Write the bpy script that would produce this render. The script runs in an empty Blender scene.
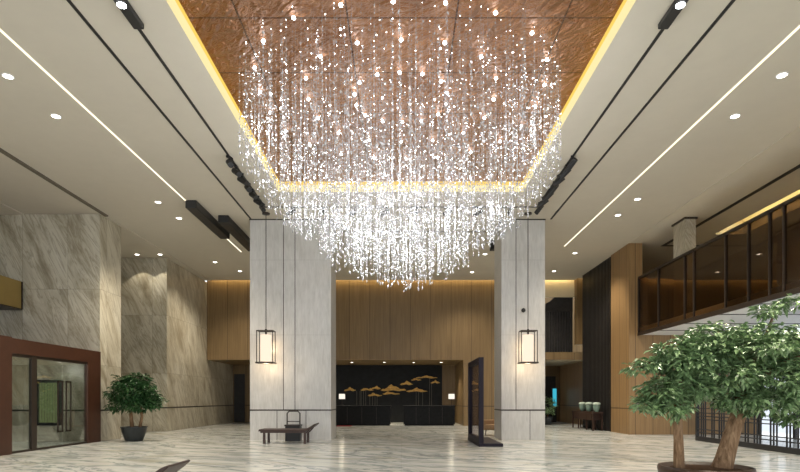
import bpy, math, random
import numpy as np
from mathutils import Vector, Matrix
random.seed(7)
rng = np.random.default_rng(11)
C = bpy.context.scene.collection
PI = math.pi
ZC = 7.81          # ceiling height
# ------------------------------------------------------------------ node helpers
class NT:
    def __init__(s, name):
        s.m = bpy.data.materials.new(name); s.m.use_nodes = True
        s.t = s.m.node_tree; s.t.nodes.clear()
        s.out = s.t.nodes.new('ShaderNodeOutputMaterial')
    def n(s, typ, **kw):
        nd = s.t.nodes.new(typ)
        for k, v in kw.items(): setattr(nd, k, v)
        return nd
    def link(s, a, b): s.t.links.new(a, b)
    def val(s, sock, v):
        if isinstance(v, bpy.types.NodeSocket): s.link(v, sock)
        else: sock.default_value = v
    def math(s, op, a, b=0.0, c=None):
        nd = s.n('ShaderNodeMath', operation=op)
        s.val(nd.inputs[0], a); s.val(nd.inputs[1], b)
        if c is not None: s.val(nd.inputs[2], c)
        return nd.outputs[0]
    def xyz(s):
        tc = s.n('ShaderNodeTexCoord'); sp = s.n('ShaderNodeSeparateXYZ')
        s.link(tc.outputs['Object'], sp.inputs[0])
        return tc.outputs['Object'], sp.outputs[0], sp.outputs[1], sp.outputs[2]
    def comb(s, x, y, z):
        nd = s.n('ShaderNodeCombineXYZ')
        for i, v in enumerate((x, y, z)): s.val(nd.inputs[i], v)
        return nd.outputs[0]
    def noise(s, vec, scale, detail=4, rough=.55, dist=0.0):
        nd = s.n('ShaderNodeTexNoise')
        s.link(vec, nd.inputs['Vector'])
        nd.inputs['Scale'].default_value = scale; nd.inputs['Detail'].default_value = detail
        nd.inputs['Roughness'].default_value = rough; nd.inputs['Distortion'].default_value = dist
        return nd.outputs['Fac']
    def ramp(s, fac, stops):
        nd = s.n('ShaderNodeValToRGB'); cr = nd.color_ramp
        while len(cr.elements) < len(stops): cr.elements.new(0.5)
        for e, (p, c) in zip(cr.elements, stops):
            e.position = p; e.color = (*c, 1) if len(c) == 3 else c
        s.val(nd.inputs[0], fac)
        return nd.outputs[0]
    def mix(s, fac, a, b, mode='MIX'):
        nd = s.n('ShaderNodeMix', data_type='RGBA', blend_type=mode)
        s.val(nd.inputs[0], fac)
        for i, v in ((6, a), (7, b)):
            if isinstance(v, tuple): v = (*v, 1) if len(v) == 3 else v
            s.val(nd.inputs[i], v)
        return nd.outputs[2]
    def lines(s, coord, period, width, off=0.0):
        f = s.math('FRACT', s.math('DIVIDE', s.math('ADD', coord, off), period))
        return s.math('LESS_THAN', f, width / period)
    def principled(s, col, rough=.5, metal=0.0, spec=.5, normal=None, **kw):
        p = s.n('ShaderNodeBsdfPrincipled')
        if isinstance(col, tuple): col = (*col, 1)
        s.val(p.inputs['Base Color'], col); s.val(p.inputs['Roughness'], rough)
        p.inputs['Metallic'].default_value = metal
        p.inputs['Specular IOR Level'].default_value = spec
        for k, v in kw.items(): s.val(p.inputs[k], v)
        if normal is not None: s.link(normal, p.inputs['Normal'])
        s.link(p.outputs[0], s.out.inputs[0])
        return s.m
    def bump(s, h, strength=.3, dist=.02):
        b = s.n('ShaderNodeBump'); b.inputs['Strength'].default_value = strength
        b.inputs['Distance'].default_value = dist
        s.link(h, b.inputs['Height']); return b.outputs[0]

def plain(name, col, rough=.5, metal=0.0, spec=.5, var=.08, scale=20):
    t = NT(name); v, x, y, z = t.xyz()
    f = t.noise(v, scale, 3)
    a = tuple(max(0, c * (1 - var)) for c in col); b = tuple(min(1, c * (1 + var)) for c in col)
    return t.principled(t.ramp(f, [(.3, a), (.7, b)]), rough, metal, spec)

def emit(name, col, strength):
    t = NT(name); e = t.n('ShaderNodeEmission')
    e.inputs[0].default_value = (*col, 1); e.inputs[1].default_value = strength
    t.link(e.outputs[0], t.out.inputs[0]); return t.m

def glass(name, tint, refl=.12, rough=.02):
    t = NT(name); tr = t.n('ShaderNodeBsdfTransparent'); tr.inputs[0].default_value = (*tint, 1)
    g = t.n('ShaderNodeBsdfGlossy'); g.inputs['Roughness'].default_value = rough
    g.inputs[0].default_value = (.9, .9, .9, 1)
    lw = t.n('ShaderNodeLayerWeight'); lw.inputs[0].default_value = .25
    f = t.math('ADD', t.math('MULTIPLY', lw.outputs['Fresnel'], .6), refl * .5)
    mx = t.n('ShaderNodeMixShader'); t.link(f, mx.inputs[0])
    t.link(tr.outputs[0], mx.inputs[1]); t.link(g.outputs[0], mx.inputs[2])
    t.link(mx.outputs[0], t.out.inputs[0]); return t.m

def marble_wall():
    t = NT('veined_marble'); v, x, y, z = t.xyz()
    u = t.math('ADD', x, y)
    n = t.math('ADD', t.math('MULTIPLY', u, .88), t.math('MULTIPLY', z, .46))
    w = t.math('SUBTRACT', t.math('MULTIPLY', u, .5), t.math('MULTIPLY', z, .86))
    # each slab is cut from another place in the block
    pu = t.math('FLOOR', t.math('DIVIDE', u, 1.55)); pz = t.math('FLOOR', t.math('DIVIDE', z, 2.6))
    sh = t.math('ADD', t.math('MULTIPLY', pu, .55), t.math('MULTIPLY', pz, .23))
    vec = t.comb(t.math('MULTIPLY', n, 1.0), t.math('MULTIPLY', w, .3), sh)
    f1 = t.noise(vec, 1.5, 8, .62, .9)
    vec2 = t.comb(t.math('MULTIPLY', n, 2.4), t.math('MULTIPLY', w, .25), t.math('MULTIPLY', sh, 3))
    f2 = t.noise(vec2, 1.6, 6, .6, 1.3)
    base = t.ramp(f1, [(.25, (.20, .165, .105)), (.42, (.42, .38, .29)), (.55, (.56, .525, .425)), (.72, (.64, .61, .52))])
    vein = t.math('LESS_THAN', t.math('ABSOLUTE', t.math('SUBTRACT', f2, .5)), .018)
    veins = t.ramp(t.math('ABSOLUTE', t.math('SUBTRACT', f2, .5)), [(0, (1, 1, 1)), (.045, (0, 0, 0))])
    col = t.mix(t.math('MULTIPLY', veins, .55), base, (.22, .18, .12))
    ln = t.math('MAXIMUM', t.lines(u, 1.55, .016), t.lines(z, 2.6, .016))
    lo = t.math('LESS_THAN', t.math('ABSOLUTE', t.math('SUBTRACT', z, 1.06)), .03)
    col = t.mix(t.math('MULTIPLY', ln, .45), col, (.12, .1, .07))
    col = t.mix(lo, col, (.035, .03, .025))
    return t.principled(col, .28, 0, .4)

def column_stone():
    t = NT('pale_column_stone'); v, x, y, z = t.xyz()
    u = t.math('ADD', x, y)
    f1 = t.noise(t.comb(t.math('MULTIPLY', u, 7), z, 0.0), 1.3, 6, .6, .3)
    f2 = t.noise(t.comb(t.math('MULTIPLY', u, 40), t.math('MULTIPLY', z, 3), 0.0), 1.0, 2)
    f3 = t.noise(v, .7, 5, .6, .5)
    col = t.ramp(f1, [(.28, (.48, .475, .46)), (.55, (.63, .625, .605)), (.75, (.72, .715, .70))])
    col = t.mix(.35, col, t.ramp(f2, [(.3, (.36, .35, .33)), (.7, (.68, .665, .65))]))
    col = t.mix(.25, col, t.ramp(f3, [(.35, (.42, .40, .37)), (.65, (.68, .66, .64))]))
    hz = t.lines(z, 2.65, .012, -1.06)
    col = t.mix(t.math('MULTIPLY', hz, .35), col, (.2, .19, .18))
    return t.principled(col, .38, 0, .4)

def wood(name, dark, light, period=1.45, rough=.42):
    t = NT(name); v, x, y, z = t.xyz()
    u = t.math('ADD', x, y)
    pu = t.math('FLOOR', t.math('DIVIDE', u, period))
    f1 = t.noise(t.comb(t.math('MULTIPLY', u, 14), t.math('MULTIPLY', z, .45), t.math('MULTIPLY', pu, 3.7)), 1.4, 6, .6, .25)
    f2 = t.noise(t.comb(pu, pu, 0.0), 3.3, 0)
    mid = tuple((a + b) / 2 for a, b in zip(dark, light))
    col = t.ramp(f1, [(.28, dark), (.5, mid), (.72, light)])
    col = t.mix(t.math('MULTIPLY', f2, .35), col, tuple(c * .65 for c in dark))
    ln = t.lines(u, period, .022)
    lo = t.math('LESS_THAN', t.math('ABSOLUTE', t.math('SUBTRACT', z, 1.06)), .022)
    col = t.mix(t.math('MULTIPLY', t.math('MAXIMUM', ln, lo), .8), col, (.02, .014, .008))
    return t.principled(col, rough, 0, .35)

def floor_marble():
    t = NT('polished_floor_marble'); v, x, y, z = t.xyz()
    px = t.math('FLOOR', t.math('DIVIDE', x, 2.4)); py = t.math('FLOOR', t.math('DIVIDE', y, 2.4))
    n = t.math('ADD', t.math('MULTIPLY', x, .45), t.math('MULTIPLY', y, .89))
    w = t.math('SUBTRACT', t.math('MULTIPLY', x, .89), t.math('MULTIPLY', y, .45))
    vec = t.comb(t.math('MULTIPLY', n, 1.0), t.math('MULTIPLY', w, .28), t.math('MULTIPLY', px, .12))
    f1 = t.noise(vec, .6, 8, .62, 1.5)
    f2 = t.noise(t.comb(t.math('MULTIPLY', n, 1.7), t.math('MULTIPLY', w, .5), 4.0), .55, 7, .6, 2.4)
    col = t.ramp(f1, [(.24, (.30, .29, .22)), (.38, (.52, .52, .46)), (.50, (.70, .71, .69)), (.60, (.62, .62, .57)), (.75, (.78, .79, .78))])
    veins = t.ramp(t.math('ABSOLUTE', t.math('SUBTRACT', f2, .5)), [(0, (1, 1, 1)), (.055, (0, 0, 0))])
    col = t.mix(t.math('MULTIPLY', veins, .85), col, (.22, .27, .28))
    ln = t.math('MAXIMUM', t.lines(x, 2.4, .012), t.lines(y, 2.4, .012))
    col = t.mix(t.math('MULTIPLY', ln, .25), col, (.25, .24, .22))
    return t.principled(col, .2, 0, .42)

def copper():
    t = NT('crumpled_copper'); v, x, y, z = t.xyz()
    a = t.math('ADD', t.math('MULTIPLY', x, .8), t.math('MULTIPLY', y, .6)); b = t.math('SUBTRACT', t.math('MULTIPLY', x, .6), t.math('MULTIPLY', y, .8))
    px = t.math('FLOOR', t.math('DIVIDE', t.math('ADD', x, .95), 1.9)); py = t.math('FLOOR', t.math('DIVIDE', t.math('ADD', y, .1), 1.65))
    pan = t.math('ADD', t.math('MULTIPLY', px, 1.3), t.math('MULTIPLY', py, 2.1))
    def ridge(f): return t.math('ABSOLUTE', t.math('SUBTRACT', f, .5))
    r1 = ridge(t.noise(t.comb(t.math('MULTIPLY', a, 2.2), b, pan), 1.1, 4, .5, .7))
    r2 = ridge(t.noise(t.comb(t.math('MULTIPLY', a, 1.6), t.math('MULTIPLY', b, 1.0), pan), 3.2, 4, .5, .6))
    h = t.math('ADD', r1, t.math('MULTIPLY', r2, .55))
    f1 = t.noise(v, .8, 3, .5)
    col = t.ramp(f1, [(.3, (.24, .108, .05)), (.7, (.40, .20, .10))])
    pv = t.noise(t.comb(px, py, 0.0), 3.7, 0)
    col = t.mix(t.math('MULTIPLY', pv, .5), col, (.17, .075, .034))
    ln = t.math('MAXIMUM', t.lines(x, 1.9, .03, .95), t.lines(y, 1.65, .03, .1))
    col = t.mix(t.math('MULTIPLY', ln, .8), col, (.03, .012, .006))
    return t.principled(col, .38, .7, .5, t.bump(h, 1.0, .5))

def crystal():
    t = NT('cut_crystal')
    gl = t.n('ShaderNodeBsdfGlossy'); gl.inputs[0].default_value = (1, 1, 1, 1); gl.inputs['Roughness'].default_value = .09
    tr = t.n('ShaderNodeBsdfTransparent'); tr.inputs[0].default_value = (.93, .94, .97, 1)
    df = t.n('ShaderNodeBsdfDiffuse'); df.inputs[0].default_value = (.9, .91, .95, 1)
    tl = t.n('ShaderNodeBsdfTranslucent'); tl.inputs[0].default_value = (.9, .91, .95, 1)
    a = t.n('ShaderNodeMixShader'); a.inputs[0].default_value = .5
    t.link(df.outputs[0], a.inputs[1]); t.link(tl.outputs[0], a.inputs[2])
    b = t.n('ShaderNodeMixShader'); b.inputs[0].default_value = .62
    t.link(a.outputs[0], b.inputs[1]); t.link(gl.outputs[0], b.inputs[2])
    c = t.n('ShaderNodeMixShader'); c.inputs[0].default_value = .30
    t.link(b.outputs[0], c.inputs[1]); t.link(tr.outputs[0], c.inputs[2])
    t.link(c.outputs[0], t.out.inputs[0]); return t.m

def leaf_mat(name, dark, light):
    t = NT(name); v, x, y, z = t.xyz()
    f = t.noise(v, 13, 3, .75)
    col = t.ramp(f, [(.3, dark), (.68, light)])
    return t.principled(col, .28, 0, .6)

def bark():
    t = NT('ridged_bark'); v, x, y, z = t.xyz()
    f = t.noise(t.comb(t.math('MULTIPLY', x, 9), t.math('MULTIPLY', y, 9), t.math('MULTIPLY', z, 1.6)), 3, 6, .65, .6)
    return t.principled(t.ramp(f, [(.3, (.09, .052, .026)), (.5, (.24, .145, .08)), (.75, (.40, .27, .16))]), .85, 0, .2, t.bump(f, .8, .03))

M = dict(
    marble=marble_wall(), stone=column_stone(), floor=floor_marble(), copper=copper(), crystal=crystal(), bark=bark(),
    wood=wood('oak_panel', (.185, .12, .055), (.29, .197, .095), 1.1),
    wood_plank=wood('warm_oak', (.24, .145, .065), (.38, .24, .11), .72),
    ceil=plain('ceiling_paint', (.60, .555, .475), .8, 0, .2, .015, 3),
    white=plain('soffit_paint', (.74, .73, .71), .7, 0, .2, .02, 3),
    cream=plain('cream_paint', (.66, .58, .42), .7, 0, .2, .03, 3),
    groove=plain('groove_paint', (.16, .14, .11), .8, 0, .2), black=plain('black_metal', (.018, .018, .019), .45, 0, .4),
    slat=plain('black_timber', (.020, .018, .017), .45, 0, .4, .3, 6),
    bronze=plain('dark_bronze', (.032, .022, .016), .4, .3, .5),
    redbrown=plain('red_brown_metal', (.062, .023, .012), .4, .2, .5, .1, 5),
    gold=plain('gold_panel', (.33, .23, .07), .4, .3, .5, .08, 2),
    art=plain('gilded_relief', (.60, .36, .09), .5, .2, .5, .35, 9),
    artpale=plain('pale_metal_rod', (.17, .155, .13), .5, .2, .4),
    darkpanel=plain('charcoal_panel', (.019, .021, .024), .6, 0, .15, .15, 4),
    desk=plain('black_stone', (.006, .006, .006), .4, 0, .12, .4, 8),
    darkwood=plain('dark_rosewood', (.042, .020, .014), .4, 0, .4, .25, 14),
    leather=plain('brown_leather', (.048, .026, .019), .5, 0, .4, .15, 12),
    tan=plain('tan_fabric', (.36, .23, .13), .8, 0, .2, .1, 30),
    pot=plain('brown_pot', (.055, .030, .016), .45, 0, .4, .3, 6),
    darkpot=plain('charcoal_pot', (.02, .024, .026), .4, 0, .4, .2, 8),
    soil=plain('potting_bark', (.07, .038, .02), .95, 0, .1, .6, 40),
    celadon=plain('celadon_glaze', (.55, .66, .58), .25, 0, .5, .1, 10),
    celadondark=plain('dark_green_glaze', (.17, .26, .22), .25, 0, .5, .1, 10),
    leaf=leaf_mat('glossy_leaf', (.032, .088, .026), (.30, .43, .20)),
    leafdark=leaf_mat('dark_leaf', (.014, .05, .016), (.06, .15, .05)),
    purple=plain('purple_black_metal', (.009, .006, .014), .5, .0, .25),
    red=plain('red_mat', (.22, .03, .03), .9, 0, .1),
    teal=emit('screen_teal', (.05, .42, .55), 1.0),
    bglass=glass('bronze_glass', (.52, .42, .30), .05), cglass=glass('clear_glass', (.88, .92, .90), .10),
    pglass=glass('tinted_glass', (.86, .83, .88), .06),
    shade=emit('lit_shade', (1.0, .80, .62), 1.05), lampshade=emit('lit_lamp_shade', (1.0, .92, .78), 1.0),
    led=emit('led_disc', (1.0, .95, .86), 9.0), ledline=emit('led_line', (1.0, .93, .70), 1.5),
    spark=emit('led_and_glint', (.93, .96, 1.0), 14.0),
    cove=emit('cove_gold', (1.0, .66, .13), .95), covelow=emit('cove_pale', (1.0, .84, .42), .95),
    wash=emit('wash_strip', (1.0, .74, .34), 13.0), troughled=emit('trough_led', (1.0, .85, .48), 22.0),
    daylight=emit('daylit_pane', (.82, .90, 1.0), 1.0), blind=emit('backlit_blind', (.62, .70, .30), .35),
    purpled=emit('purple_led', (.25, .22, .7), .6),
)
# ------------------------------------------------------------------ mesh helpers
class MB:
    def __init__(s): s.v = []; s.f = []; s.mi = []
    def add(s, vs, fs):
        o = len(s.v); s.v += [tuple(p) for p in vs]; s.f += [tuple(i + o for i in f) for f in fs]; return s
    def box(s, x0, x1, y0, y1, z0, z1):
        return s.add([(x0,y0,z0),(x1,y0,z0),(x1,y1,z0),(x0,y1,z0),(x0,y0,z1),(x1,y0,z1),(x1,y1,z1),(x0,y1,z1)],
                     [(0,3,2,1),(4,5,6,7),(0,1,5,4),(1,2,6,5),(2,3,7,6),(3,0,4,7)])
    def tube(s, pts, r, n=8, caps=True):
        pts = [Vector(p) for p in pts]; rs = r if isinstance(r, (list, tuple)) else [r] * len(pts)
        rings = []; up = None
        for i, p in enumerate(pts):
            d = (pts[min(i+1, len(pts)-1)] - pts[max(i-1, 0)]).normalized()
            a = d.orthogonal() if up is None else (up - d * up.dot(d))
            a.normalize(); up = a; b = d.cross(a)
            rings.append([p + (a * math.cos(2*PI*k/n) + b * math.sin(2*PI*k/n)) * rs[i] for k in range(n)])
        vs = [q for rg in rings for q in rg]; fs = []
        for i in range(len(pts) - 1):
            for k in range(n):
                fs.append((i*n+k, i*n+(k+1)%n, (i+1)*n+(k+1)%n, (i+1)*n+k))
        if caps: fs += [tuple(range(n))[::-1], tuple((len(pts)-1)*n + k for k in range(n))]
        return s.add(vs, fs)
    def lathe(s, prof, c=(0,0,0), n=24, cap=True):
        vs = []; fs = []
        for r, z in prof:
            vs += [(c[0]+r*math.cos(2*PI*k/n), c[1]+r*math.sin(2*PI*k/n), c[2]+z) for k in range(n)]
        for i in range(len(prof)-1):
            for k in range(n): fs.append((i*n+k, i*n+(k+1)%n, (i+1)*n+(k+1)%n, (i+1)*n+k))
        if cap: fs += [tuple(range(n))[::-1], tuple((len(prof)-1)*n+k for k in range(n))]
        return s.add(vs, fs)
    def prism(s, poly, a, b, axis='y'):      # poly in the two other axes
        n = len(poly)
        def P(p, t): return {'y': (p[0], t, p[1]), 'x': (t, p[0], p[1]), 'z': (p[0], p[1], t)}[axis]
        vs = [P(p, a) for p in poly] + [P(p, b) for p in poly]
        fs = [tuple(range(n)), tuple(range(n, 2*n))[::-1]] + [(i, i+n, (i+1)%n+n, (i+1)%n) for i in range(n)]
        return s.add(vs, fs)
    def build(s, name, mat, parent=None, smooth=False, bevel=0):
        me = bpy.data.meshes.new(name); me.from_pydata(s.v, [], s.f); me.update()
        me.materials.append(M[mat] if isinstance(mat, str) else mat)
        if smooth: me.polygons.foreach_set('use_smooth', [True]*len(me.polygons))
        o = bpy.data.objects.new(name, me); C.objects.link(o)
        if parent is not None: o.parent = parent
        if bevel:
            b = o.modifiers.new('bevel', 'BEVEL'); b.width = bevel; b.segments = 2; b.limit_method = 'ANGLE'
        import bmesh
        bm = bmesh.new(); bm.from_mesh(me); bmesh.ops.recalc_face_normals(bm, faces=bm.faces); bm.to_mesh(me); bm.free()
        return o

def B(*a): return MB().box(*a)
def tag(o, label, cat, group=None, kind=None):
    o['label'] = label; o['category'] = cat
    if group: o['group'] = group
    if kind: o['kind'] = kind
    return o
def thing(name, label, cat, loc=(0,0,0), rz=0, group=None):
    o = bpy.data.objects.new(name, None); C.objects.link(o); o.location = loc; o.rotation_euler = (0,0,rz)
    return tag(o, label, cat, group)
def struct(name, mb, mat, label=None, parent=None):
    o = mb.build(name, mat, parent)
    if parent is None:
        o['kind'] = 'structure'
        if label: o['label'] = label
        o['category'] = name.split('_')[0]
    return o
def dup(root, loc, rz=None, label=None, group=None):
    r = root.copy(); C.objects.link(r); r.location = loc
    if rz is not None: r.rotation_euler = (0,0,rz)
    if label: r['label'] = label
    if group: r['group'] = group
    for ch in list(root.children):
        if ch.type == 'LIGHT': continue
        c = ch.copy(); C.objects.link(c); c.parent = r
        for g in list(ch.children):
            d = g.copy(); C.objects.link(d); d.parent = c
    return r
def light(name, typ, loc, energy, col=(1,.9,.75), parent=None, **kw):
    l = bpy.data.lights.new(name, typ); l.energy = energy; l.color = col
    for k, v in kw.items(): setattr(l, k, v)
    o = bpy.data.objects.new(name, l); C.objects.link(o); o.location = loc
    if parent is not None: o.parent = parent
    return o

# ------------------------------------------------------------------ camera
F = 560.0
cam = bpy.data.cameras.new('camera'); co = bpy.data.objects.new('camera', cam); C.objects.link(co)
co.location = (0, 0, 1.45); co.rotation_euler = (PI/2, 0, 0)
cam.sensor_width = 36; cam.lens = F/800*36; cam.shift_x = -1/800; cam.shift_y = 163/800; cam.clip_end = 300
bpy.context.scene.camera = co
def X(px, Y): return (px - 401) / F * Y
def Z(py, Y): return 1.45 + (399 - py) / F * Y

# ------------------------------------------------------------------ the setting
struct('floor', B(-16, 18, -4, 40, -.3, 0), 'floor', 'polished veined pale marble floor')
OX, OY0, OY1 = 3.75, 7.6, 17.2
cl = MB()
cl.box(-10.2, -OX, 0, 29.95, ZC, ZC+.4); cl.box(OX, 9.3, 0, 29.95, ZC, ZC+.4); cl.box(9.3, 12.1, 0, 29.5, ZC, ZC+.4)
cl.box(-OX, OX, 0, OY0, ZC, ZC+.4); cl.box(-OX, OX, OY1, 29.95, ZC, ZC+.4)
cl.box(12.1, 13.2, 21.6, 29.5, ZC, ZC+.4); cl.box(13.2, 16, 0, 29.5, ZC, ZC+.4); cl.box(-10.6, 9.3, 29.9, 30.6, ZC+.4, ZC+.5); cl.box(9.3, 16, 29.4, 30.3, ZC+.4, ZC+.5)
struct('ceiling', cl, 'ceil', 'beige painted ceiling')
struct('ceiling_left', MB().box(-12.9, -10.2, 0, 29.95, ZC-.03, ZC+.4).box(-16, -12.9, 0, 36, ZC-.06, ZC+.4), 'ceil', 'lower beige ceiling along the left marble wall')
struct('trim_9', B(-10.26, -10.14, 0, 19.4, ZC-.045, ZC+.01), 'groove', 'dark groove between the main ceiling and the left soffit')
struct('ceiling_recess', B(-OX, OX, OY0, OY1, ZC+.32, ZC+.7), 'copper', 'crumpled copper ceiling recess above the chandelier')
# trough recess on the right
struct('ceiling_trough', MB().box(12.05, 12.1, 0, 21.6, ZC+.4, ZC+.95).box(13.2, 13.25, 0, 21.6, ZC+.4, ZC+.95).box(12.1, 13.2, 0, 21.65, ZC+.95, ZC+1.0).box(12.05, 13.25, 21.6, 21.65, ZC+.4, ZC+.95), 'cream', 'lit ceiling trough on the right')
tag(B(12.14, 12.2, .2, 21.5, ZC+.55, ZC+.6).build('strip_light', 'troughled'), 'warm strip light in the ceiling trough above the glass balcony', 'light')

# gold fascia round the recess; hidden cove light put in as its own emission
cv = thing('cove_fascia', 'gold fascia with painted-in cove glow framing the recessed copper ceiling', 'light', (0, 12.4, ZC))
def ring(z0, z1, w, mat, name):
    for (a, b, c, d) in ((-OX, -OX+w, -4.8, 4.8), (OX-w, OX, -4.8, 4.8), (-OX+w, OX-w, 4.8-w, 4.8), (-OX+w, OX-w, -4.8, -4.8+w)):
        B(a, b, c, d, z0, z1).build(name, mat, cv)
ring(.0, .20, .03, 'covelow', 'lit_fascia'); ring(.20, .31, .03, 'cove', 'amber_edge')

# slots in the ceiling (black tracks)
def slot(name, label, *a): struct(name, B(*a), 'black', label)
for i, s in enumerate((-1, 1)):
    slot(f'trim_{i+1}', 'black track slot in the ceiling', *sorted((s*4.47, s*4.53)), 7.0, 18.6, ZC-.012, ZC+.01)
    slot(f'trim_{i+3}', 'long black slot in the ceiling', *sorted((s*5.27, s*5.33)), 3, 19.8, ZC-.012, ZC+.01)
slot('trim_5', 'black track slot behind the chandelier', -4.53, 4.53, 18.5, 18.58, ZC-.012, ZC+.01)
slot('trim_6', 'black slot between the columns', -2.4, 3.5, 21.25, 21.33, ZC-.012, ZC+.01)
struct('trim_7', MB().box(10.8, 10.95, 5, 23.3, ZC-.012, ZC+.01).box(10.95, 14.6, 23.15, 23.3, ZC-.012, ZC+.01), 'black', 'black slot in the right ceiling')

# left marble walls
struct('wall_left', B(-14.5, -10.3, 19.15, 20.6, 0, ZC-.04), 'marble', 'veined marble wall block beside the entrance')
struct('wall_left_recess', B(-14.5, -10.5, 25.1, 35.4, 0, ZC-.04), 'marble', 'veined marble wall behind the potted tree')
struct('wall_left_outer', MB().box(-15.6, -14.52, 0, 25.1, 0, ZC-.07), 'marble', 'left outer marble wall')
# wood bulkhead and reception recess
struct('wall_back', MB().box(-10.5, 3.38, 30.3, 30.7, 3.57, ZC+.4).box(3.38, 7.3, 30.3, 35.4, 0, ZC+.4), 'wood', 'oak panelled back wall above the reception')
struct('wall_reception', B(-10.5, 3.38, 35.0, 35.4, 0, 3.6), 'wood', 'oak wall behind the reception')
struct('ceiling_reception', B(-10.5, 3.38, 30.7, 35.0, 3.57, 3.7), 'wood', 'low ceiling over the reception')
tag(B(-4.06, 2.56, 34.92, 35.0, 0, 3.57).build('wall_panel', 'darkpanel'), 'charcoal wall panel carrying the gilded reliefs behind the reception desks', 'panel')
struct('door_1', MB().box(-10.4, -9.75, 34.9, 35, 0, 3.0), 'slat', 'dark doorway at the end of the marble wall')
# strip light washing the wood
tag(B(-10.3, 9.2, 29.955, 29.97, ZC+.12, ZC+.2).build('strip_light', 'wash'), 'warm strip light in the ceiling slot over the oak back wall', 'light')
# far right lobby
struct('wall_lobby', MB().box(7.3, 9.9, 30.2, 30.5, 6.95, ZC+.4), 'cream', 'cream band wall below the ceiling')
struct('trim_8', MB().box(7.3, 10.6, 30.25, 30.6, 3.57, 3.98), 'wood', 'oak edge of the upper gallery')
struct('ceiling_lobby', B(7.3, 11.6, 30.6, 36, 3.57, 3.7), 'cream', 'low lobby ceiling')
struct('wall_lobby_back', B(7.3, 12, 36, 36.3, 0, 8.2), 'wood', 'oak wall at the end of the lobby')
struct('wall_lobby_right', B(10.2, 10.5, 30.6, 36, 0, 3.6), 'wood_plank', 'oak side wall of the lobby')
struct('door_2', B(9.0, 9.9, 35.85, 36, 0, 2.9), 'slat', 'dark doorway at the end of the lobby')
ba = thing('gallery_balustrade', 'black slatted balustrade of the far upper gallery beside the right column', 'balustrade', (8.4, 30.4, 3.98))
B(-1.1, .9, -.05, .0, .0, 2.2).build('backing', 'slat', ba)
for k in range(14): B(-1.1+k*.145, -1.06+k*.145, -.1, -.05, 0, 2.2).build('slat', 'slat', ba)
MB().prism([(-1.1, 2.2), (.9, 2.2), (.9, 2.97), (-.1, 2.97), (-.35, 2.75), (-1.1, 2.35)], -.08, -.03).build('top_panel', 'slat', ba)

# wood pillar, right wall, slatted tower
struct('wall_right', MB().box(9.3, 9.85, 22.85, 24.8, 0, ZC).box(9.85, 14.6, 22.85, 23.2, 0, 4.06), 'wood_plank', 'warm oak pillar and wall under the balcony')
struct('wall_right_upper', MB().box(14.6, 15, 0, 30.2, 4.35, ZC).box(9.35, 14.6, 29.8, 30.2, 4.35, ZC+.4), 'wood', 'oak wall of the upper floor behind the glass balcony')
tag(B(9.6, 14.5, 29.505, 29.52, ZC+.12, ZC+.2).build('strip_light', 'wash'), 'warm strip light over the upper floor oak wall behind the bronze glass', 'light')
tw = thing('slatted_screen', 'tall black slatted timber screen beside the warm oak pillar', 'screen', (9.45, 26.85, 0))
B(-.02, .4, -2.0, 2.0, 0, ZC-.01).build('backing_panel', 'slat', tw)
for k in range(22): B(-.12, -.02, -2.0+k*.184, -1.92+k*.184, 0, ZC-.01).build('slat', 'slat', tw)

# balcony: slab, glass, posts
struct('floor_upper', B(9.7, 14.6, 0, 29.8, 4.06, 4.35), 'white', 'upper floor slab with a pale underside')
for k, y in enumerate((21.2, 19.3, 17.2, 15.3, 13.4, 11.5)):
    struct(f'trim_{k+10}', B(9.8, 14.6, y, y+.12, 4.05, 4.065), 'black', 'dark slot in the pale underside of the balcony')
bg = thing('glass_balustrade', 'bronze glass balcony front with dark posts over the big tree', 'balustrade', (9.7, 22.8, 4.06))
ys = [22.8, 21.05, 19.1, 18.5, 16.7, 15.6, 14.7, 14.15, 12.9, 11.6, 10.2]
for k in range(len(ys)-1):
    B(-.012, .0, ys[k+1]-22.8, ys[k]-22.8, .06, 2.3).build('glass_panel', 'bglass', bg)
for y in ys: B(-.05, .03, y-22.8-.025, y-22.8+.025, 0, 2.33).build('post', 'bronze', bg)
B(-.05, .03, -12.6, 0, 2.28, 2.36).build('top_rail', 'bronze', bg); B(-.06, .0, -12.6, .03, -.04, .10).build('bottom_rail', 'bronze', bg)
# marble pillar behind the glass
struct('column_3', B(9.95, 10.32, 19.6, 20.45, 4.35, ZC-.06), 'marble', 'slim marble pillar behind the glass balcony')
struct('trim_20', B(9.9, 10.36, 19.55, 20.5, ZC-.06, ZC), 'bronze', 'dark cap of the slim marble pillar')
# lower right: daylit window and lattice
struct('window_1', B(14.5, 14.6, 6, 22.8, .15, 3.9), 'daylight', 'daylit window wall behind the lattice screen')
for k in range(9): struct(f'window_mullion_{k+1}', B(14.42, 14.5, 6.5+k*2.0, 6.62+k*2.0, 0, 4.06), 'black', 'dark window mullion')
la = thing('lattice_screen', 'black metal lattice screen standing behind the big potted tree', 'screen', (10.35, 19.6, 0))
LL = 10.5; LH = 2.75
B(-.05, .05, -LL, 0, 0, .16).build('bottom_rail', 'black', la); B(-.05, .05, -LL, 0, LH-.1, LH).build('top_rail', 'black', la)
B(-.05, .05, -.09, 0, .16, LH-.1).build('post', 'black', la); B(-.05, .05, -LL, -LL+.09, .16, LH-.1).build('post', 'black', la)
B(-.05, .05, -LL/2-.05, -LL/2+.05, .16, LH-.1).build('post', 'black', la)
y = -.3; i = 0
pat = [.13, .13, .40, .13, .30, .13, .13, .46]
while y > -LL+.25 and i < 48:
    B(-.018, .018, y-.016, y+.016, .16, LH-.1).build('upright_bar', 'black', la); y -= pat[i % len(pat)]; i += 1
zz = .3; i = 0
hp = [.11, .34, .11, .11, .42]
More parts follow.
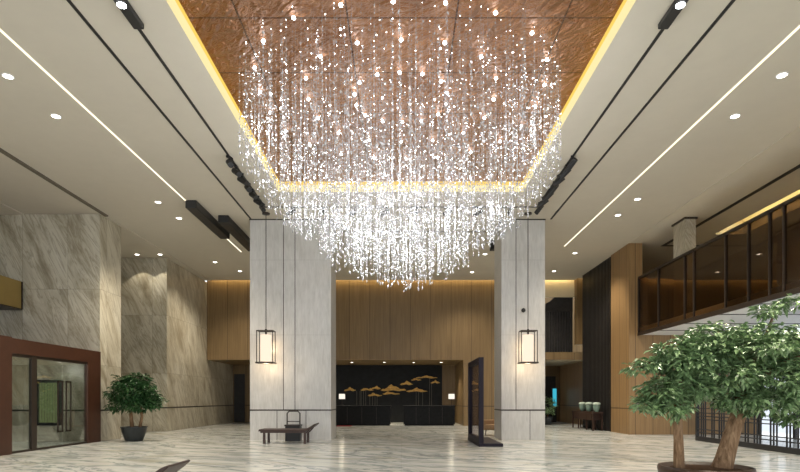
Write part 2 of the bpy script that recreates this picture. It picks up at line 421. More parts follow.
while zz < LH-.15:
    B(-.03, -.005, -LL+.09, -.09, zz-.015, zz+.015).build('cross_bar', 'black', la); zz += hp[i % len(hp)]; i += 1

struct('trim_21', B(9.27, 9.33, 3, 22.8, ZC-.02, ZC+.01), 'ceil', 'faint raised line in the right ceiling')
# columns
def column(name, x0, x1, seams, low, label):
    o = struct(name, MB().box(x0, x1, 19.8, 21.3, 1.08, ZC).box(x0, x1, 19.8, 21.3, 0, 1.035).box(x0+.03, x1-.03, 19.83, 21.27, 1.03, 1.09), 'stone', label)
    g = MB()
    for s in seams: g.box(s-.012, s+.012, 19.797, 19.81, 1.08, ZC)
    for s in low: g.box(s-.010, s+.010, 19.797, 19.81, 0, 1.035)
    g.box(x0-.004, x1+.004, 19.796, 21.3, 1.033, 1.082)
    g.box(x0-.02, x1+.02, 19.78, 21.32, ZC-.035, ZC)
    g.build('joint', 'bronze', o)
    return o
column('column_1', X(250,19.8), X(331,19.8), [X(283.5,19.8), X(295,19.8)], [X(277,19.8), X(306,19.8)], 'wide pale stone column on the left')
column('column_2', X(501.5,19.8), X(545,19.8), [X(516,19.8)], [X(530,19.8)], 'narrower pale stone column on the right')

# ------------------------------------------------------------------ ceiling lights
GD = 'recessed ceiling downlights'
def make_down():
    t = thing('recessed_downlight', 'x', 'downlight', (0,0,ZC), 0, GD)
    MB().lathe([(.115, 0), (.115, -.012), (.09, -.014), (.088, 0)], n=20).build('trim_ring', 'white', t)
    MB().lathe([(.0885, -.004), (.0885, -.009)], n=20).build('lens', 'led', t)
    return t
d0 = make_down(); used = False
def down(px, py, label, energy=680, size=2.1, zc=ZC, mul=1):
    global used
    Y = F*(zc-1.45)/(399-py); loc = (X(px, Y), Y, zc)
    if not used: o = d0; o.location = loc; o['label'] = label; used = True
    else: o = dup(d0, loc, None, label)
    if energy:
        light('downlight_beam', 'SPOT', (0,0,-.05), energy, (1,.88,.70), o, spot_size=size, spot_blend=.7, shadow_soft_size=.09)
    return o
down(8, 76, 'downlight nearest the left edge of the photo in the main ceiling')
down(56, 116, 'second downlight along the left white light line')
down(158, 202, 'downlight just left of the black box by the left column')
down(179, 218, 'downlight directly below the larger black ceiling box')
down(782, 75, 'downlight nearest the right edge of the photo')
down(735, 116, 'second downlight along the right white light line')
down(637.5, 199, 'downlight nearer of the pair above the slatted screen')
down(618, 215, 'downlight farther of the pair above the slatted screen')
down(575, 253, 'downlight just beyond the end of the right light line')
down(554, 271, 'small downlight farthest back beside the right column', 480)
down(485, 254, 'downlight left of the right column near the black ceiling box')
down(472, 272, 'downlight above the oak back wall near the right column', 480)
down(215, 262, 'downlight in front of the oak bulkhead at the left', 480)
down(240, 271, 'small downlight farthest back beside the left column', 480)
# unseen downlights added to light the near hall and the big tree
for (x, y, e, lb) in ((-8, 5, 640, 'left'), (8.2, 5.5, 640, 'right'), (4.9, 7.0, 1300, 'over the big potted tree'), (-5.5, 6.3, 640, 'over the near daybed')):
    o = dup(d0, (x, y, ZC), None, f'added unseen downlight in the near ceiling, {lb}')
    light('downlight_beam', 'SPOT', (0,0,-.05), e, (1,.9,.75), o, spot_size=1.5, spot_blend=.6, shadow_soft_size=.09)

for px, lb in ((137, 'left'), (160, 'right')):
    o = dup(d0, (X(px, 24.5), 24.5, ZC-.03), None, f'{lb} of two downlights grazing the marble recess wall')
    light('downlight_beam', 'SPOT', (0,0,-.05), 60, (1,.9,.72), o, spot_size=1.6, spot_blend=.2, shadow_soft_size=.03)
for px0, Y0, Y1, lb in ((-6.9, 3, 24.2, 'thin white light line in the ceiling left of the chandelier'), (6.8, 3, 23.3, 'thin white light line in the ceiling right of the chandelier')):
    tag(B(px0-.022, px0+.022, Y0, Y1, ZC-.012, ZC-.001).build('linear_light', 'ledline'), lb, 'light', 'ceiling light lines')
# black boxes
def blackbox(x, y0, y1, w, h, label):
    t = thing('ceiling_box', label, 'box', (x, y0, ZC))
    B(-w/2, w/2, 0, y1-y0, -h, 0).build('body', 'black', t, bevel=.02)
    for k in range(3):
        MB().lathe([(.03, 0), (.03, -.006)], (0, (y1-y0)*(k+1)/4, -h), 10).build('lens', 'bronze', t)
blackbox(-6.72, 17.9, 21.4, .36, .25, 'larger black linear box under the ceiling along the left light line')
blackbox(-6.15, 19.36, 23.2, .36, .25, 'black linear box under the ceiling partly behind the left column')
t = thing('ceiling_speaker', 'small black box under the ceiling beside the right column', 'speaker', (3.68, 22.2, ZC))
B(-.14, .14, -.15, .15, -.46, -.06).build('body', 'black', t, bevel=.015); MB().tube([(0,0,-.06),(0,0,0)], .03).build('bracket', 'black', t)

# track spotlights
GS = 'black track spotlights round the chandelier'
def make_spot():
    t = thing('track_spotlight', 'x', 'spotlight', (0,0,ZC), 0, GS)
    B(-.04, .04, -.1, .1, -.05, -.0).build('adapter', 'black', t)
    MB().tube([(0, 0, -.05), (0, 0, -.12)], .02).build('stem', 'black', t)
    MB().tube([(-.08, .07, -.10), (.12, -.12, -.28)], .075, 12).build('housing', 'black', t)
    return t
s0 = make_spot(); first = True
def spot(x, y, rz, label):
    global first
    if first: s0.location = (x, y, ZC); s0.rotation_euler = (0,0,rz); s0['label'] = label; first = False
    else: dup(s0, (x, y, ZC), rz, label)
ordn = ['nearest', 'second nearest', 'third', 'fourth', 'fifth', 'sixth', 'farthest']
for side, s in (('left', -1), ('right', 1)):
    for k in range(7): spot(s*4.5, 14.7+k*.58, (0 if s < 0 else PI) + .3*((k*7) % 3-1), f'{ordn[k]} of the seven black track spotlights in the {side} slot by the chandelier')
for k in range(8): spot(-3.6+k*1.03, 18.54, -PI/2 + .4*((k*5) % 3-1), f'track spotlight number {k+1} from the left in the slot behind the chandelier')
# large lit spotlights at the top edge
for s, lb in ((-1, 'large black lit spotlight box at the top left of the photo'), (1, 'large black lit spotlight box at the top right of the photo')):
    t = thing('spotlight_box', lb, 'spotlight', (s*4.44, 8.75, ZC), 0, 'large lit spotlight boxes')
    B(-.09, .09, -1.0, .75, -.10, 0).build('housing', 'black', t, bevel=.02)
    MB().lathe([(.07, 0), (.07, -.01)], (0, .15, -.10), 16).build('lens', 'spark', t)
    l = light('spotlight_beam', 'SPOT', (0, .15, -.16), 350, (1, .93, .82), t, spot_size=1.3, spot_blend=.5, shadow_soft_size=.1)

# ------------------------------------------------------------------ chandelier
YC, R, NP = 12.4, 3.3, 3.0
ZT = ZC+.32
ch = thing('crystal_chandelier', 'huge crystal chandelier of glittering strands hanging from the copper ceiling', 'chandelier', (0, YC, ZT))
OCT = np.array([(1,0,0),(-1,0,0),(0,1,0),(0,-1,0),(0,0,1),(0,0,-1)], float)
OF = np.array([(0,2,4),(2,1,4),(1,3,4),(3,0,4),(2,0,5),(1,2,5),(3,1,5),(0,3,5)])
def bead_mesh(name, cen, rad, asp, mat, parent, wires=None):
    n = len(cen)
    a = rng.uniform(0, 2*PI, n); tx = rng.normal(0, .35, n); ty = rng.normal(0, .35, n)
    v = OCT[None] * np.stack([rad, rad, rad*asp], 1)[:, None]
    x, y, z = v[..., 0], v[..., 1], v[..., 2]
    y, z = y*np.cos(tx)[:, None]-z*np.sin(tx)[:, None], y*np.sin(tx)[:, None]+z*np.cos(tx)[:, None]
    x, z = x*np.cos(ty)[:, None]-z*np.sin(ty)[:, None], x*np.sin(ty)[:, None]+z*np.cos(ty)[:, None]
    x, y = x*np.cos(a)[:, None]-y*np.sin(a)[:, None], x*np.sin(a)[:, None]+y*np.cos(a)[:, None]
    v = np.stack([x, y, z], -1) + cen[:, None]
    f = OF[None] + (np.arange(n)*6)[:, None, None]
    V = v.reshape(-1, 3); Fc = f.reshape(-1, 3)
    if wires is not None:
        WV = []; WF = []; o = len(V)
        for (x0, y0, z0, z1) in wires:
            r = .0013
            for zz in (z0, z1):
                for k in range(3): WV.append((x0+r*math.cos(k*2.094), y0+r*math.sin(k*2.094), zz))
            for k in range(3):
                k2 = (k+1) % 3; WF += [(o+k, o+k2, o+3+k2), (o+k, o+3+k2, o+3+k)]
            o += 6
        V = np.concatenate([V, np.array(WV)]); Fc = np.concatenate([Fc, np.array(WF)])
    me = bpy.data.meshes.new(name); me.vertices.add(len(V)); me.vertices.foreach_set('co', V.ravel())
    me.loops.add(Fc.size); me.loops.foreach_set('vertex_index', Fc.ravel().astype(np.int32))
    me.polygons.add(len(Fc)); me.polygons.foreach_set('loop_start', np.arange(0, Fc.size, 3, dtype=np.int32))
    me.update(calc_edges=True); me.validate(); me.materials.append(M[mat])
    o = bpy.data.objects.new(name, me); C.objects.link(o); o.parent = parent
    return o
strands = []
gs = .166
for i in range(-22, 23):
    for j in range(-22, 23):
        x = i*gs + rng.normal(0, .045); y = j*gs + rng.normal(0, .045)
        q = ((abs(x)/R)**NP + (abs(y)/R)**NP)**(1/NP)
        if q > 1 or rng.random() < .10: continue
        # rings: strands thin out in two gaps
        if (.50 < q < .56 or .78 < q < .82) and rng.random() < .6: continue
        zb = 3.98 + 2.25*q**1.55 + rng.normal(0, .10) + (rng.random() < .34)*rng.uniform(0, 1.9)*(1.15-.6*q)
        strands.append((x, y, zb - ZT, q))
strands.sort(key=lambda s: s[1])
def strand_beads(x, y, zb, q):
    z = -.05 - rng.random()*.15; cs = []; rs = []; asps = []
    while z > zb + .12:
        t = (z - zb)
        near = t < .85
        z -= rng.uniform(.045, .085) if near else rng.uniform(.04, .13)
        if z < zb + .06: break
        cs.append((x + rng.normal(0, .006), y + rng.normal(0, .006), z))
        rs.append(rng.choice([.008, .012, .020], p=[.48, .36, .16]) if near else rng.choice([.005, .007, .011, .017], p=[.42, .32, .18, .08])); asps.append(rng.uniform(1.0, 2.2))
    cs.append((x, y, zb)); rs.append(rng.uniform(.016, .026)); asps.append(2.6)
    return cs, rs, asps
for k in range(100):
    s = strands[k]; c, r, a = strand_beads(*s)
    bead_mesh('crystal_strand', np.array(c), np.array(r), np.array(a), 'crystal', ch, [(s[0], s[1], 0, s[2])])
cs = []; rs = []; asps = []
for s in strands[100:]:
    c, r, a = strand_beads(*s); cs += c; rs += r; asps += a
st = bead_mesh('crystal_strands', np.array(cs), np.array(rs), np.array(asps), 'crystal', ch, [(s[0], s[1], 0, s[2]) for s in strands[100:]])
st['kind'] = 'stuff'
# leds: rings on the ceiling plate and points among the strands
leds = []
for rad, n, ph in ((1.02, 14, .2), (2.05, 16, 0), (3.05, 22, .1)):
    for k in range(n):
        a = 2*PI*k/n + ph; ca, sa = math.cos(a), math.sin(a)
        sc = rad/((abs(ca)**2.5+abs(sa)**2.5)**(1/2.5))
        leds.append((sc*ca, sc*sa, -.045, .036))
for k in range(40):
    s = strands[rng.integers(0, len(strands))]
    z = s[2] * rng.uniform(.12, .95); leds.append((s[0], s[1], z, rng.uniform(.012, .02)))
for (x, y, z, r) in leds:
    MB().lathe([(.004, r), (r*.8, r*.5), (r, 0), (r*.8, -r*.5), (.004, -r)], (x, y, z), 8).build('light_point', 'spark', ch, True)
lc = []  # tiny emissive beads put in for the reflected glints of the crystals
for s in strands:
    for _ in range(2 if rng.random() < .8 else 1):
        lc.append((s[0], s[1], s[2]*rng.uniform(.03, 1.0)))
lp_ = bead_mesh('glint_points', np.array(lc), rng.uniform(.005, .011, len(lc)), np.ones(len(lc)), 'spark', ch); lp_['kind'] = 'stuff'
for (x, y, z) in [(0,0,-3.4), (0,0,-2.2), (.9,.9,-3.0), (-.9,.9,-3.0), (.9,-.9,-3.0), (-.9,-.9,-3.0), (1.9,0,-2.4), (-1.9,0,-2.4), (0,1.9,-2.4), (0,-1.9,-2.4), (2.4,2.1,-1.7), (-2.4,2.1,-1.7), (2.4,-2.1,-1.7), (-2.4,-2.1,-1.7)]:
    light('crystal_glow', 'POINT', (x, y, z), 27, (.96, .98, 1), ch, shadow_soft_size=.12)

# ------------------------------------------------------------------ pendants
def pendant(x, y, label):
    t = thing('pendant_lantern', label, 'pendant lamp', (x, y, ZC), 0, 'lantern pendants in front of the columns')
    MB().lathe([(.13, 0), (.13, -.05), (.03, -.07)], n=18).build('canopy', 'bronze', t)
    zt = 3.78-ZC; zb = 2.66-ZC
    MB().tube([(0,0,-.06), (0,0,zt+.05)], .014).build('cord', 'bronze', t)
    f = MB(); w = .27
    for sx in (-1, 1):
        for sy in (-1, 1): f.box(sx*w-.013, sx*w+.013, sy*.2-.013, sy*.2+.013, zb+.05, zt)
    for sy in (-1, 1): f.box(-w, w, sy*.2-.013, sy*.2+.013, zt-.02, zt+.006)
    for sx in (-1, 1): f.box(sx*w-.013, sx*w+.013, -.2, .2, zt-.02, zt+.006)
    f.box(-w, w, -.013, .013, zt-.02, zt+.006); f.box(-.03, .03, -.03, .03, zt-.12, zt+.06)
    f.build('frame', 'bronze', t)
    MB().lathe([(.185, zb+.09), (.185, zt-.14)], n=28).build('lamp_shade', 'shade', t, True)
    B(-.31, .31, -.24, .24, zb, zb+.05).build('base_plate', 'bronze', t)
    light('lantern_glow', 'POINT', (0, -.0, zb-.12), 14, (1, .72, .42), t, shadow_soft_size=.12)
    light('lantern_back', 'POINT', (0, .34, (zt+zb)/2), 9, (1, .72, .42), t, shadow_soft_size=.12)
pendant(X(266, 19.15), 19.15, 'lit lantern pendant hanging before the wide left column')
pendant(X(528, 19.15), 19.15, 'lit lantern pendant hanging before the narrow right column')
t = thing('wall_spotlight', 'small black spotlight on the right column above the lantern', 'spotlight', (X(522.5,19.8), 19.8, Z(311,19.8)))
MB().tube([(0,0,0), (0,-.1,0)], .025).build('arm', 'black', t)
MB().lathe([(.01,-.08),(.06,-.05),(.08,0),(.06,.05),(.01,.08)], (0,-.16,0), 14).build('head', 'black', t, True)

# ------------------------------------------------------------------ daybeds
def daybed(x, y, rz, label):
    t = thing('daybed', label, 'daybed', (x, y, 0), rz, 'dark wooden daybeds')
    prof = [(-.93,.40), (-.90,.47), (.52,.47), (.62,.49), (.74,.55), (.86,.63), (.93,.66), (.955,.64), (.90,.59), (.77,.49), (.65,.425), (.55,.40)]
    MB().prism(prof, -.36, .36).build('seat', 'leather', t, bevel=.012)
    B(-.86, .6, -.34, .34, .35, .40).build('seat_frame', 'darkwood', t)
    for xx in (-.80, -.72, .56, .68):
        pass
    for xx in (-.74, .58):
        for yy in (-.31, .31):
            MB().prism([(xx-.04, 0), (xx+.04, 0), (xx+.035, .36), (xx-.035, .36)], yy-.035, yy+.035).build('leg', 'darkwood', t)
    MB().prism([(.58, .34), (.64, .34), (.88, .60), (.84, .60)], -.33, -.27).build('headrest_bracket', 'darkwood', t)
    MB().prism([(.58, .34), (.64, .34), (.88, .60), (.84, .60)], .27, .33).build('headrest_bracket', 'darkwood', t)
daybed(X(289, 18.45), 18.45, 0, 'dark wooden daybed with curved headrest in front of the wide left column')
daybed(X(183, 7.1)-.95, 7.0, 0, 'dark daybed cut off by the bottom edge with only its headrest showing')
# lantern / stand behind daybed
t = thing('floor_lantern', 'black floor lantern with open handle frame behind the daybed', 'lantern', (X(293.5, 19.3), 19.3, 0))
B(-.25, .25, -.2, .2, .0, .52).build('body', 'black', t, bevel=.02); B(-.27, .27, -.22, .22, .52, .57).build('lid', 'bronze', t)
MB().tube([(-.22,0,.57), (-.22,0,.95), (-.15,0,1.03), (.15,0,1.03), (.22,0,.95), (.22,0,.57)], .022, 8).build('handle', 'bronze', t)
B(-.23, .23, -.012, .012, .66, .69).build('cross_bar', 'bronze', t)

# ------------------------------------------------------------------ framed glass totem
t = thing('glass_display_frame', 'tall dark frame with clear glass standing before the right column', 'display', (2.44, 17.0, 0))
H = 2.72
B(-.07, .07, 0, .14, .1, H).build('post', 'purple', t); B(-.07, .07, 2.66, 2.8, .1, H).build('post', 'purple', t)
B(-.07, .07, .14, 2.66, H-.16, H).build('top_rail', 'purple', t); B(-.07, .07, .14, 2.66, .1, .24).build('bottom_rail', 'purple', t)
B(-.008, .008, .14, 2.66, .24, H-.16).build('glass_panel', 'pglass', t)
B(-.08, .66, -.02, 2.82, 0, .1).build('base', 'purple', t, bevel=.01)
# tan armchair
t = thing('armchair', 'tan upholstered armchair partly hidden behind the right column', 'armchair', (3.82, 22.3, 0), -.9)
B(-.36, .36, -.36, .30, .22, .44).build('seat', 'tan', t, bevel=.05)
MB().prism([(.22, .3), (.40, .3), (.52, .98), (.40, 1.0)], -.40, .40, 'x').build('backrest', 'tan', t, bevel=.05)
for s in (-1, 1):
    B(s*.40-.06, s*.40+.06, -.36, .36, .2, .62).build('armrest', 'tan', t, bevel=.04)
    for yy in (-.3, .28): MB().tube([(s*.34, yy, 0), (s*.32, yy*.95, .24)], [.018, .028]).build('leg', 'darkwood', t)

# ------------------------------------------------------------------ reception
def desk(px0, px1, label):
    Y = 30.4; x0, x1 = X(px0, Y), X(px1, Y); w = x1-x0
    t = thing('reception_desk', label, 'desk', ((x0+x1)/2, Y, 0), 0, 'black reception desks')
    B(-w/2+.03, w/2-.03, .03, .75, .08, 1.02).build('body', 'desk', t)
    B(-w/2, w/2, 0, .8, 1.02, 1.09).build('worktop', 'desk', t, bevel=.01)
    B(-w/2+.08, w/2-.08, .08, .7, 0, .08).build('plinth', 'desk', t)
    for k in range(1, 4): B(-w/2+w*k/4-.008, -w/2+w*k/4+.008, .022, .03, .1, 1.02).build('front_rib', 'bronze', t)
    return t
desk(332.5, 391, 'left black stone reception desk below the gilded mountain relief'); desk(403, 455.5, 'right black stone reception desk beside the oak wall')
for px, lb in ((342, 'small lit table lamp on the left reception desk'), (451.5, 'small lit table lamp on the right reception desk')):
    t = thing('table_lamp', lb, 'lamp', (X(px, 30.85), 30.85, 1.09), 0, 'reception table lamps')
    MB().lathe([(.09,0),(.09,.02),(.015,.03),(.015,.38)], n=14).build('base', 'bronze', t)
    MB().lathe([(.17,.36),(.165,.64)], n=22).build('lamp_shade', 'lampshade', t, True)
    light('lamp_glow', 'POINT', (0,0,.72), 5, (1,.85,.6), t, shadow_soft_size=.08)
tag(B(X(336,29.6), X(351,29.6), 29.5, 30.3, 0, .02).build('floor_mat', 'red'), 'dark red floor mat before the left reception desk', 'mat')
# relief
YA = 34.9
art = thing('wall_relief', 'gilded cloud and mountain relief on the charcoal panel behind the desks', 'wall art', (0, YA, 0))
def P5(zx, zy): return (X(330+zx*.1625, YA), Z(360+zy*.1625, YA))
def cloud(x0, x1, yt, yb, peak=.5, mat='art'):
    pts = []
    n = 12
    for k in range(n+1):
        f = k/n; h = max(0, 1-abs(f-peak)/(peak if f < peak else 1-peak))**1.9
        h = h*.8+.22*abs(math.sin(f*11+x0)); h *= (1 if 0 < k < n else 0)
        pts.append(P5(x0+(x1-x0)*f, yb-3-(yb-yt-3)*h*.85))
    for k in range(5): f = 1-(k+.5)/5; pts.append(P5(x0+(x1-x0)*f, yb-1+3*math.sin(k*2.1)))
    MB().prism(pts, -.10, 0).build('cloud', mat, art)
for a in ((312,470,140,190,.42), (322,432,188,212,.3), (88,160,160,190,.5), (188,272,166,188,.3), (243,312,153,180,.7), (233,322,196,222,.35), (430,512,120,153,.55), (498,562,106,126,.4), (528,662,91,112,.5), (618,678,120,143,.5), (468,602,163,196,.5)): cloud(*a)
for zx, z0, z1 in ((165,190,280),(185,190,280),(192,185,280),(207,185,280),(220,188,280),(245,222,280),(262,222,280),(277,222,280),(290,225,280),(530,196,280),(545,190,280),(570,196,280),(613,112,280),(625,140,280)):
    a, b = P5(zx, z0), P5(zx, z1); B(a[0]-.008, a[0]+.008, -.05, -.02, b[1], a[1]).build('rod', 'artpale', art)
for zx, lb in ((135, 'leftmost'), (335, 'second from left'), (515, 'third from left'), (685, 'rightmost')):
    Yd = 32.2; o = dup(d0, (X(330+zx*.1625, Yd), Yd, 3.565), None, f'{lb} of the four downlights in the low ceiling over reception')
    light('downlight_beam', 'SPOT', (0,0,-.05) , 230, (1,.86,.65), o, spot_size=1.9, spot_blend=.7, shadow_soft_size=.07)

# ------------------------------------------------------------------ console with jars
t = thing('console_table', 'dark wooden console table before the black slatted screen', 'table', (8.95, 27.0, 0))
B(-.24, .24, -1.6, 1.6, .78, .86).build('tabletop', 'darkwood', t, bevel=.01); B(-.22, .22, -1.3, 1.3, .48, .78).build('drawer_case', 'darkwood', t)
for yy in (-1.5, -.6, .6, 1.5):
    for xx in (-.2, .2): B(xx-.03, xx+.03, yy-.03, yy+.03, 0, .78).build('leg', 'darkwood', t)
for px, Y, lb in ((582.5, 27.3, 'left'), (589, 26.75, 'middle'), (596.5, 26.1, 'right')):
    j = thing('ceramic_jar', f'{lb} one of three green ceramic jars on the console table', 'jar', (8.9, 8.9*F/(px-401), .86), 0, 'green jars on the console')
    MB().lathe([(.09,0),(.13,.10),(.165,.25),(.155,.33),(.12,.335)], n=20).build('body', 'celadondark', j, True)
    MB().lathe([(.165,.33),(.185,.36),(.15,.42),(.04,.44)], n=20).build('lid', 'celadon', j, True)
# lobby screen
t = thing('digital_screen', 'upright turquoise lit screen on the far lobby wall', 'screen', (9.6, 35.0, 0))
B(-.16, .16, 0, .1, .95, 2.15).build('casing', 'black', t); B(-.12, .12, -.01, 0, 1.0, 2.1).build('display', 'teal', t)
B(-.12, .12, .0, .1, 0, .95).build('stand', 'black', t)

# ------------------------------------------------------------------ plants
def foliage(name, sprays, leaves, size, mat, parent):
    V = []; Fc = []
    for (c, out) in sprays:
        c = Vector(c); out = Vector(out)
        for k in range(leaves):
            a = random.uniform(0, 2*PI)
            d = Vector((math.cos(a), math.sin(a), random.uniform(-.75, .2))) + out*.55; d.normalize()
            L = size*random.uniform(.65, 1.25); W = L*random.uniform(.20, .28)
            side = d.cross(Vector((0,0,1))); side.normalize(); nrm = side.cross(d); 
            side = (side + nrm*random.uniform(-.5, .5)).normalized(); nrm = side.cross(d).normalized()
            b = c + d*size*random.uniform(.05, .5) + Vector((random.gauss(0, size*.25) for _ in range(3)))
            o = len(V); m1 = b + d*L*.5 - nrm*L*.05; tip = b + d*L + Vector((0,0,-L*.22))
            V += [b, b+d*L*.35+side*W+nrm*L*.04, tip, b+d*L*.35-side*W+nrm*L*.04, b+d*L*.72+side*W*.75, b+d*L*.72-side*W*.75, m1]
            Fc += [(o, o+1, o+6), (o+1, o+4, o+6), (o+4, o+2, o+6), (o+2, o+5, o+6), (o+5, o+3, o+6), (o+3, o, o+6)]
    mb = MB(); mb.v = [tuple(p) for p in V]; mb.f = Fc
    me = bpy.data.meshes.new(name); me.from_pydata(mb.v, [], Fc); me.update(); me.materials.append(M[mat])
    o = bpy.data.objects.new(name, me); C.objects.link(o); o.parent = parent
    return o
def blob(c, r, n, shell=.55):
    out = []
    for _ in range(n):
        d = Vector((random.gauss(0,1), random.gauss(0,1), random.gauss(0,1))).normalized()
        q = random.uniform(shell, 1.0)
        out.append((Vector((c[0]+d.x*r[0]*q, c[1]+d.y*r[1]*q, c[2]+d.z*r[2]*q)), d))
    return out
# big tree
TY = 8.0; tx, = (X(705, TY),)
tr = thing('potted_tree', 'large potted tree with glossy green leaves at the lower right', 'potted tree', (tx, TY, 0))
def L(px, py, Y=TY): return (X(px, Y)-tx, Y-TY, Z(py, Y))
rz = Z(466, TY)
MB().lathe([(.38,0),(.50,.12),(.60,.32),(.625,rz-.05),(.615,rz),(.57,rz),(.55,rz-.05)], n=40).build('pot', 'pot', tr, True)
MB().lathe([(.555,rz-.07),(.45,rz-.03),(.2,rz-.015),(.005,rz-.01)], n=30).build('soil', 'soil', tr, True)
tk = MB()
pts = [L(720,475), L(725,458), L(733,430), L(742,405), L(749,385), L(757,360)]
tk.tube(pts, [.155,.125,.105,.10,.10,.07], 14)
tk.build('trunk', 'bark', tr, True)
tn = MB(); tn.tube([L(679,468,7.8), L(678.5,440,7.8), L(677,410,7.8), L(679,385,7.8), L(690,360,7.8)], [.075,.062,.058,.06,.035], 10).build('trunk', 'bark', tr, True)
br = MB()
for (a, b, c, r) in (((741,398,8),(770,370,8.1),(800,340,8.2),.06), ((747,385,8),(735,350,7.9),(715,330,7.8),.05), ((750,375,8),(765,340,8.2),(775,310,8.3),.045),
                     ((677,400,7.8),(662,375,7.7),(645,358,7.6),.03), ((678,395,7.8),(690,370,7.9),(700,345,8.0),.03), ((741,400,8),(715,380,8.2),(690,365,8.3),.035), ((747,385,8),(790,360,7.7),(830,350,7.6),.05)):
    br.tube([L(*a), L(*b), L(*c)], [r, r*.7, r*.3], 7)
br.build('branches', 'bark', tr, True)
sp = []
for (px, py, Y, rx, ry, rz_, n) in (
    (742,350,8.0,.60,.75,.20,140), (787,355,8.1,.60,.7,.26,150), (704,355,7.9,.40,.55,.17,95), (765,334,8.2,.45,.5,.12,60), (830,355,8.1,.55,.6,.33,90),
    (680,364,7.7,.32,.45,.13,62), (725,375,7.9,.50,.65,.20,120), (775,380,7.9,.50,.65,.28,140), (820,390,8.0,.4,.5,.3,70), (690,385,7.8,.36,.45,.18,80),
    (659,392,7.6,.22,.30,.17,50), (670,405,7.6,.22,.26,.12,34), (648,405,7.6,.12,.2,.10,14), (755,402,7.9,.42,.5,.14,70), (715,332,7.9,.34,.4,.08,34),
    (690,344,7.8,.30,.35,.08,26), (665,350,7.6,.16,.2,.06,14), (790,303,8.3,.22,.2,.05,14), (765,312,8.3,.16,.2,.05,10), (648,364,7.5,.10,.12,.04,7), (634,369,7.5,.06,.06,.03,4), (641,366,7.5,.06,.06,.03,4),
    (800,412,8.0,.3,.4,.14,40), (735,398,7.8,.35,.4,.10,40)):
    c = L(px, py, Y); sp += blob(c, (rx, ry, rz_), n)
foliage('foliage', sp, 11, .108, 'leaf', tr)
# small tree on the left
PY = 19.3; px0 = X(134, PY)
pt = thing('potted_tree', 'smaller dark green potted tree in a charcoal pot by the marble wall', 'potted tree', (px0, PY, 0))
def L2(px, py, Y=PY): return (X(px, Y)-px0, Y-PY, Z(py, Y))
MB().lathe([(.26,0),(.30,.06),(.385,.30),(.42,.46),(.44,.50),(.40,.50),(.385,.45)], n=30).build('pot', 'darkpot', pt, True)
MB().lathe([(.39,.44),(.2,.46),(.005,.465)], n=24).build('soil', 'soil', pt, True)
MB().tube([L2(132,427), L2(131,415), L2(129,402)], [.07,.06,.04], 10).build('trunk', 'bark', pt, True)
MB().tube([L2(140,427), L2(142,416), L2(139,402)], [.055,.05,.035], 10).build('trunk', 'bark', pt, True)
sp = []
for (px, py, rx, ry, rz_, n) in ((135,388,.62,.6,.34,120), (124,396,.42,.45,.30,60), (147,396,.45,.45,.28,60), (138,380,.4,.4,.2,50), (117,404,.28,.3,.2,30), (155,402,.28,.3,.2,30), (140,405,.5,.5,.2,50), (122,381,.25,.25,.12,20), (112,392,.15,.2,.1,10)):
    sp += blob(L2(px, py), (rx, ry, rz_), n)
foliage('foliage', sp, 8, .15, 'leafdark', pt)
# far lobby plant
lp = thing('potted_plant', 'small leafy plant in the far lobby beside the right column', 'plant', (8.25, 31.5, 0))
MB().lathe([(.2,0),(.28,.45),(.25,.45)], n=18).build('pot', 'darkpot', lp, True)
MB().tube([(0,0,.4),(0,0,.9)], .03).build('stem', 'bark', lp)
foliage('foliage', blob((0,0,1.1), (.45,.4,.45), 60), 7, .16, 'leaf', lp)

# ------------------------------------------------------------------ entrance on the left
ev = thing('entrance_portal', 'red brown metal entrance portal with glass doors against the marble wall', 'entrance', (-10.25, 17.3, 0))
yl, yr = 13.4-17.3, 19.12-17.3
B(-.12, .0, yl, yr, 2.66, 3.06).build('lintel', 'redbrown', ev)
B(-.14, .04, 13.3-17.3, 14.7-17.3, 0, 3.08).build('jamb', 'redbrown', ev); B(-.12, .0, 18.34-17.3, yr, 0, 2.66).build('jamb', 'redbrown', ev)
B(-3.9, -.12, yl, yr, 2.92, 3.04).build('roof', 'redbrown', ev)
B(-.10, -.02, 15.58-17.3, 15.8-17.3, 0, 2.66).build('mullion', 'bronze', ev)
B(-.09, -.03, 14.7-17.3, 18.34-17.3, 2.58, 2.66).build('head_rail', 'bronze', ev); B(-.09, -.03, 14.7-17.3, 18.34-17.3, 0, .06).build('floor_rail', 'bronze', ev)
B(-.065, -.05, 14.7-17.3, 15.58-17.3, .06, 2.58).build('glass_panel', 'cglass', ev)
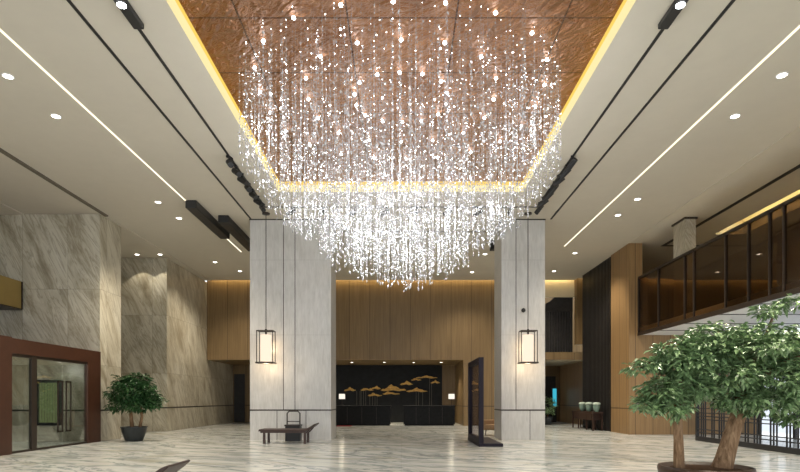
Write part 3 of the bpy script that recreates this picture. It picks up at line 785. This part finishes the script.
for a, b in ((15.8, 17.05), (17.07, 18.34)):
    g = B(-.065, -.05, a-17.3, b-17.3, .06, 2.58).build('glass_door', 'cglass', ev)
    h = MB(); hy = (16.72 if a < 17 else 17.14)-17.3
    h.box(-.02, .0, hy, hy+.05, .45, 2.0); h.box(-.02, .0, hy+.23, hy+.28, .45, 2.0); h.box(-.02, .0, hy, hy+.28, 1.95, 2.0); h.box(-.02, .0, hy, hy+.28, .45, .5)
    h.build('door_handle', 'bronze', g)
struct('wall_vestibule', MB().box(-14.5, -10.45, 19.05, 19.14, 0, 2.90).box(-14.4, -14.3, 14.0, 19.05, 0, 2.90), 'marble', 'pale wall inside the entrance')
dw = thing('interior_window', 'dark framed window with greenish blinds seen through the entrance glass', 'window', (-11.95, 19.04, 0))
B(-.45, .45, -.04, 0, .55, 2.1).build('frame', 'black', dw)
for k in range(7): B(-.30+k*.09, -.24+k*.09, -.06, -.04, .65, 2.0).build('blind_slat', 'blind', dw)
light('vestibule_fill', 'POINT', (-12.2, 17.0, 2.5), 90, (1,.95,.8), None, shadow_soft_size=.15)  # added fill without a fitting, brightens the space behind the doors
# gold balcony edge at the left
gb = thing('gold_balcony', 'gold fronted balcony edge on the marble wall at the far left', 'balcony', (-12.9, 19.30, 4.52))
B(-1.62, 0, -9, -.25, 0, .92).build('front_panel', 'gold', gb); B(-.03, .02, -.28, -.23, 0, .92).build('end_trim', 'bronze', gb); B(-1.6, .01, -9, -.23, -.04, 0).build('bottom_trim', 'bronze', gb)

# ------------------------------------------------------------------ world and view
w = bpy.data.worlds.new('world'); bpy.context.scene.world = w; w.use_nodes = True
bgn = w.node_tree.nodes['Background']; bgn.inputs[0].default_value = (.92, .96, 1.0, 1); bgn.inputs[1].default_value = 1.75
sc = bpy.context.scene
sc.view_settings.view_transform = 'Standard'; sc.view_settings.look = 'None'; sc.view_settings.gamma = 1; sc.view_settings.use_curve_mapping = False
sc.view_settings.exposure = 0.15
sc.cycles.max_bounces = 10; sc.cycles.transparent_max_bounces = 24; sc.cycles.sample_clamp_indirect = 6
